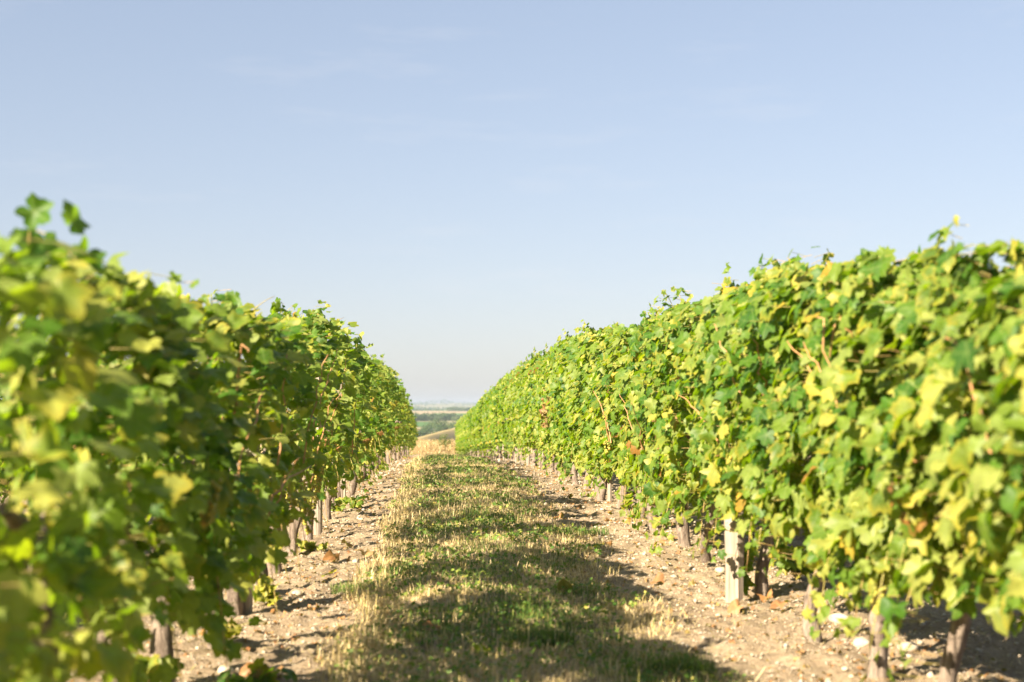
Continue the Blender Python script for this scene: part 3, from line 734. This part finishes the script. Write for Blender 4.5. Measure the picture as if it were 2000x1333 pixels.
def flower(px, y, label):
    x = X(px, y); o = empty('flower', (x, y, float(soil_z(x, y)))); acc = Acc(); h = r_.uniform(.06, .1)
    tube(acc, [[0, 0, 0], [.004, .003, h*.5], [.0, .0, h]], [.0013, .0012, .001], 5, 0, rnd=.2); acc.obj('stem', [M_pet], o)
    acc = Acc(); k = 11; a = np.arange(k)/k*6.283
    V = [[0, 0, h+.004]]
    for t in a:
        for rr, dt, zz in ((.006, -.2, .004), (.012, 0, .006), (.006, .2, .004)): V.append([rr*math.cos(t+dt), rr*math.sin(t+dt), h+zz])
    acc.add(V, [np.array([[0, 1+3*j, 2+3*j, 3+3*j] for j in range(k)])]); acc.obj('blossom', [M_yel], o)
    tag(o, label, 'flower', 'small yellow flowers in the grass')
flower(848, 14.6, 'tiny yellow flower in the left half of the grass, by the shade edge')
flower(1003, 15.9, 'tiny yellow flower in the middle of the grass, farthest of the right pair')
flower(1024, 15.0, 'tiny yellow flower in the middle of the grass, nearer of the right pair')
flower(884, 9.6, 'tiny yellow flower in the grass right of the dark green left tuft')
flower(1254, 6.9, 'tiny yellow flower at the lower right border of the grass')
flower(868, 26.0, 'tiny yellow flower far along the grass near the end of the alley')

# ------------------------------------------------------------------ dry corn at the end of the alley
def corn_plant(acc, h, r_, base=(0, 0, 0)):
    b = np.array(base, float); lean = r_.normal(size=2)*.12; u = np.linspace(0, 1, 6); k = r_.random()
    pts = np.stack([lean[0]*u**2*h, lean[1]*u**2*h, u*h], 1)+b
    tube(acc, pts, np.linspace(.011, .006, 6), 5, 0, .05, int(r_.integers(1e6)), rnd=k)
    for j in range(int(r_.integers(5, 8))):
        t = r_.uniform(.15, .98); a = r_.uniform(0, 6.28); L = r_.uniform(.22, .42); p0 = b+[lean[0]*t*t*h, lean[1]*t*t*h, t*h]
        v = np.linspace(0, 1, 6); d = np.array([math.cos(a), math.sin(a), 0]); s = np.array([-d[1], d[0], .3])
        mid = p0+d*(v*L*.75)[:, None]+np.array([0, 0, 1.])*(L*(.55*v-1.1*v*v))[:, None]
        wd = .016*np.array([.6, 1, .95, .8, .5, .08])
        V = np.concatenate([mid-s*wd[:, None], mid+s*wd[:, None]])
        acc.add(V, [np.array([[i, i+1, i+7, i+6] for i in range(5)])], 0, rnd=np.full(12, np.clip(k+r_.normal()*.2, 0, 1)))
r_ = np.random.default_rng(91)
proto = []
for k in range(8):
    acc = Acc(); corn_plant(acc, r_.uniform(.62, .95), r_); proto.append(acc.mesh('corn_stalk', [M_corn]))
spots = []
for k in range(46):
    y = float(r_.uniform(80.5, 84)); px = float(r_.uniform(826, 892) if k > 8 else r_.uniform(806, 826)); spots.append((px, y))
for k, (px, y) in enumerate(spots):
    o = bpy.data.objects.new('corn_stalk', proto[k % 8]); C.objects.link(o)
    o.location = (X(px, y), y, float(corn_z(0, y))-.03); o.rotation_euler = (0, 0, float(r_.uniform(0, 6.28))); s = float(r_.uniform(.85, 1.25)) if px > 830 else float(r_.uniform(.5, .75)); o.scale = (s*1.3, s*1.3, s)
    tag(o, 'dry pale corn stalk with bent leaves at the end of the grass alley' if px > 826 else 'short dry corn stalk at the far end, beside the last left-hand vine', 'corn stalk', 'dry corn stalks along the field edge')
acc = Acc()
for k in range(1500):
    y = 84.5+float(r_.random())**1.6*120; x = float(r_.uniform(-2.2-y*.02, 3.4+y*.03))
    corn_plant(acc, r_.uniform(.4, .65), r_, (x, y, float(corn_z(x, y))-.03))
tag(acc.obj('corn_crop', [M_corn]), kind='stuff')

def shrub(name, loc, size, n, label, cat, group, rnd0, spread, leaf, trunk=True, seed=0, orange=False, hue=0):
    """a bush or tree: trunk with limbs and a clumpy crown of leaf clusters"""
    q = np.random.default_rng(seed); root = empty(name, loc); w_, h_ = size
    if trunk:
        t = Acc(); tube(t, [[0, 0, -.5], [.02*w_, 0, h_*.2], [0, .02*w_, h_*.55]], [h_*.035, h_*.025, h_*.012], 7, 0, .08, seed)
        for j in range(4):
            a = q.uniform(0, 6.28); tube(t, [[0, 0, h_*.2], [w_*.16*math.cos(a), w_*.16*math.sin(a), h_*.42], [w_*.3*math.cos(a), w_*.3*math.sin(a), h_*.62]], [h_*.016, h_*.01, h_*.004], 5, 0, .08, seed+j)
        t.obj('trunk', [M_bark], root)
    acc = Acc(); m = 16; cc = q.normal(size=(m, 3)); cc = nrmz(cc)*q.uniform(.25, .95, (m, 1))**.6*[w_*.36, w_*.36, h_*.34]+[0, 0, h_*.56]
    rad = q.uniform(.14, .25, m)*w_; per = n//m
    for j in range(m):
        d = nrmz(q.normal(size=(per, 3))+[0, 0, .35]); P = cc[j]+d*rad[j]*q.uniform(.6, 1.05, (per, 1)); P[:, 2] = np.maximum(P[:, 2], h_*.06)
        add_leaves(acc, P, d+q.normal(size=(per, 3))*.45, q.normal(size=(per, 3))+[0, 0, -.5], q.uniform(.6, 1.3, per)*leaf, 2, q,
                   np.clip(rnd0+q.normal()*spread+q.normal(size=per)*spread*.8, 0, 1), np.zeros(per))
    acc.obj('crown', [hue or M_tree], root); tag(root, label, cat, group); return root
M_tree = leaf_mat('tree_leaf', [(0, (.018, .045, .018)), (.4, (.040, .075, .026)), (.7, (.085, .11, .035)), (.9, (.16, .15, .05)), (1, (.24, .12, .04))], trans=.2)
shrub('shrub', (X(868, 90), 90, float(corn_z(0, 90))), (1.7, 1.15), 900, 'low olive green shrub among the dry corn at the end of the alley', 'shrub', None, .72, .12, .05, seed=3)
q = np.random.default_rng(8)
TREES = []
for px, d, h, wd, c in [(806, 655, 3.2, 6, .55), (814, 650, 2.8, 5, .45), (822, 665, 4.2, 7, .4), (829, 680, 6.2, 8, .45), (836, 680, 8, 9, .35), (843, 660, 10, 12, .38),
        (850, 690, 11, 12, .3), (857, 650, 9.5, 11, .18), (864, 700, 10, 11, .35), (871, 655, 7, 9, .62), (877, 690, 8, 10, .5), (884, 710, 8.5, 10, .4),
        (891, 720, 8, 9, .62), (897, 735, 8.5, 9, .97), (903, 700, 7, 9, .8), (910, 730, 8, 10, .6), (917, 745, 8, 10, .45), (926, 750, 9, 11, .4), (797, 670, 4, 7, .5),
        (803, 985, 8, 12, .4), (811, 1000, 9, 13, .35), (818, 990, 9, 12, .4), (826, 1000, 8, 12, .45), (834, 1010, 9.5, 13, .35), (842, 1005, 10, 13, .4), (850, 1015, 9, 12, .42),
        (858, 1000, 9, 13, .5), (866, 1020, 9, 13, .45), (874, 1010, 8.5, 12, .42), (882, 1015, 8.5, 12, .5), (890, 1000, 8, 12, .45), (898, 1005, 8, 12, .4),
        (878, 1700, 9, 15, .3), (884, 1690, 10, 15, .35), (890, 1705, 11, 16, .3), (896, 1700, 9.5, 15, .33), (902, 1690, 10, 16, .3), (908, 1700, 10, 16, .3), (914, 1705, 9.5, 15, .33), (921, 1700, 9, 16, .3)]:
    TREES.append((px, d, h, wd, c))
for k, (px, d, h, wd, c) in enumerate(TREES):
    x = X(px, d); z = float(far_z(x, d))
    if d < 900:
        if c > .9: lab = 'rust coloured tree among the green ones in the valley wood'
        elif c < .2: lab = 'darkest tree in the middle of the valley wood'
        elif c > .75: lab = 'yellowing tree at the right edge of the valley wood, by the hill'
        elif c > .6: lab = 'olive toned tree in the front of the valley wood beyond the hill'
        else: lab = 'green broad crowned tree in the valley wood beyond the hill'
        g = 'trees of the valley wood'
    elif d < 1200: lab = 'hazy green tree in the back line of the valley wood, below the pale field'; g = 'trees in the line below the pale field'
    else: lab = 'dark blue green tree in the far clump on the pale field'; g = 'trees of the far clump'
    h *= .74 if d < 900 else .5; wd *= .85 if d < 1200 else .8
    shrub('tree', (x, d, z-.3), (wd, h), 420 if d < 1200 else 260, lab, 'tree', g, c, .10, .38 if d < 900 else .55, seed=200+k)
# far off woods along the skyline, one hazy mass
acc = Acc(); q = np.random.default_rng(9)
for (d, p0, p1, n, h) in ((2000, 690, 1000, 900, 1.5), (2700, 650, 1010, 900, 4), (3900, 600, 1100, 2200, 13)):
    px = q.uniform(p0, p1, n); dd = d*(1+q.normal(size=n)*.02); x = X(px, dd); k = vnoise(px*.045, px*0+d*.01, 5, 2)
    P = np.stack([x, dd, far_z(x, dd)+q.uniform(0, 1, n)*h*(.25+1.1*k)], 1)
    add_leaves(acc, P, q.normal(size=(n, 3))+[0, -.5, .6], q.normal(size=(n, 3)), q.uniform(1.2, 2.4, n), 2, q, q.uniform(.1, .5, n), np.zeros(n))
tag(acc.obj('woodland', [M_tree]), kind='stuff')
# small white tower on the skyline
m, nt, out = mat('white_render'); pbr(nt, out, (.75, .74, .71), .7, .2); M_white = m
tx = X(794, 2300); tw = empty('tower', (tx, 2300, float(far_z(tx, 2300))))
acc = Acc(); tube(acc, [[0, 0, -1], [0, 0, 6], [0, 0, 12], [0, 0, 13]], [1.5, 1.3, 1.3, 1.5], 14, 0); acc.obj('shaft', [M_white], tw)
acc = Acc(); tube(acc, [[0, 0, 13.003], [0, 0, 14.2], [0, 0, 16.5], [0, 0, 17.2]], [1.9, 2.5, 2.5, .6], 14, 0); acc.obj('tank', [M_white], tw)
tag(tw, 'tiny white tower on the skyline beside the left-hand leaves', 'tower')

# ------------------------------------------------------------------ haze
m = bpy.data.materials.new('haze_air'); m.use_nodes = True; nt = m.node_tree; nt.nodes.clear()
out = nt.nodes.new('ShaderNodeOutputMaterial'); pv = nt.nodes.new('ShaderNodeVolumePrincipled')
pv.inputs['Color'].default_value = (.45, .53, .70, 1); pv.inputs['Density'].default_value = 0.00018; pv.inputs['Anisotropy'].default_value = 0.0
nt.links.new(pv.outputs[0], out.inputs['Volume'])
x0, x1, y0, y1, z0, z1 = -1500, 1900, -70, 5400, -30, 32
V = [(x, y, z) for x in (x0, x1) for y in (y0, y1) for z in (z0, z1)]
acc = Acc(); acc.add(V, [np.array([[0, 1, 3, 2], [4, 6, 7, 5], [0, 4, 5, 1], [2, 3, 7, 6], [0, 2, 6, 4], [1, 5, 7, 3]])])
tag(acc.obj('haze', [m], None, False), kind='stuff')
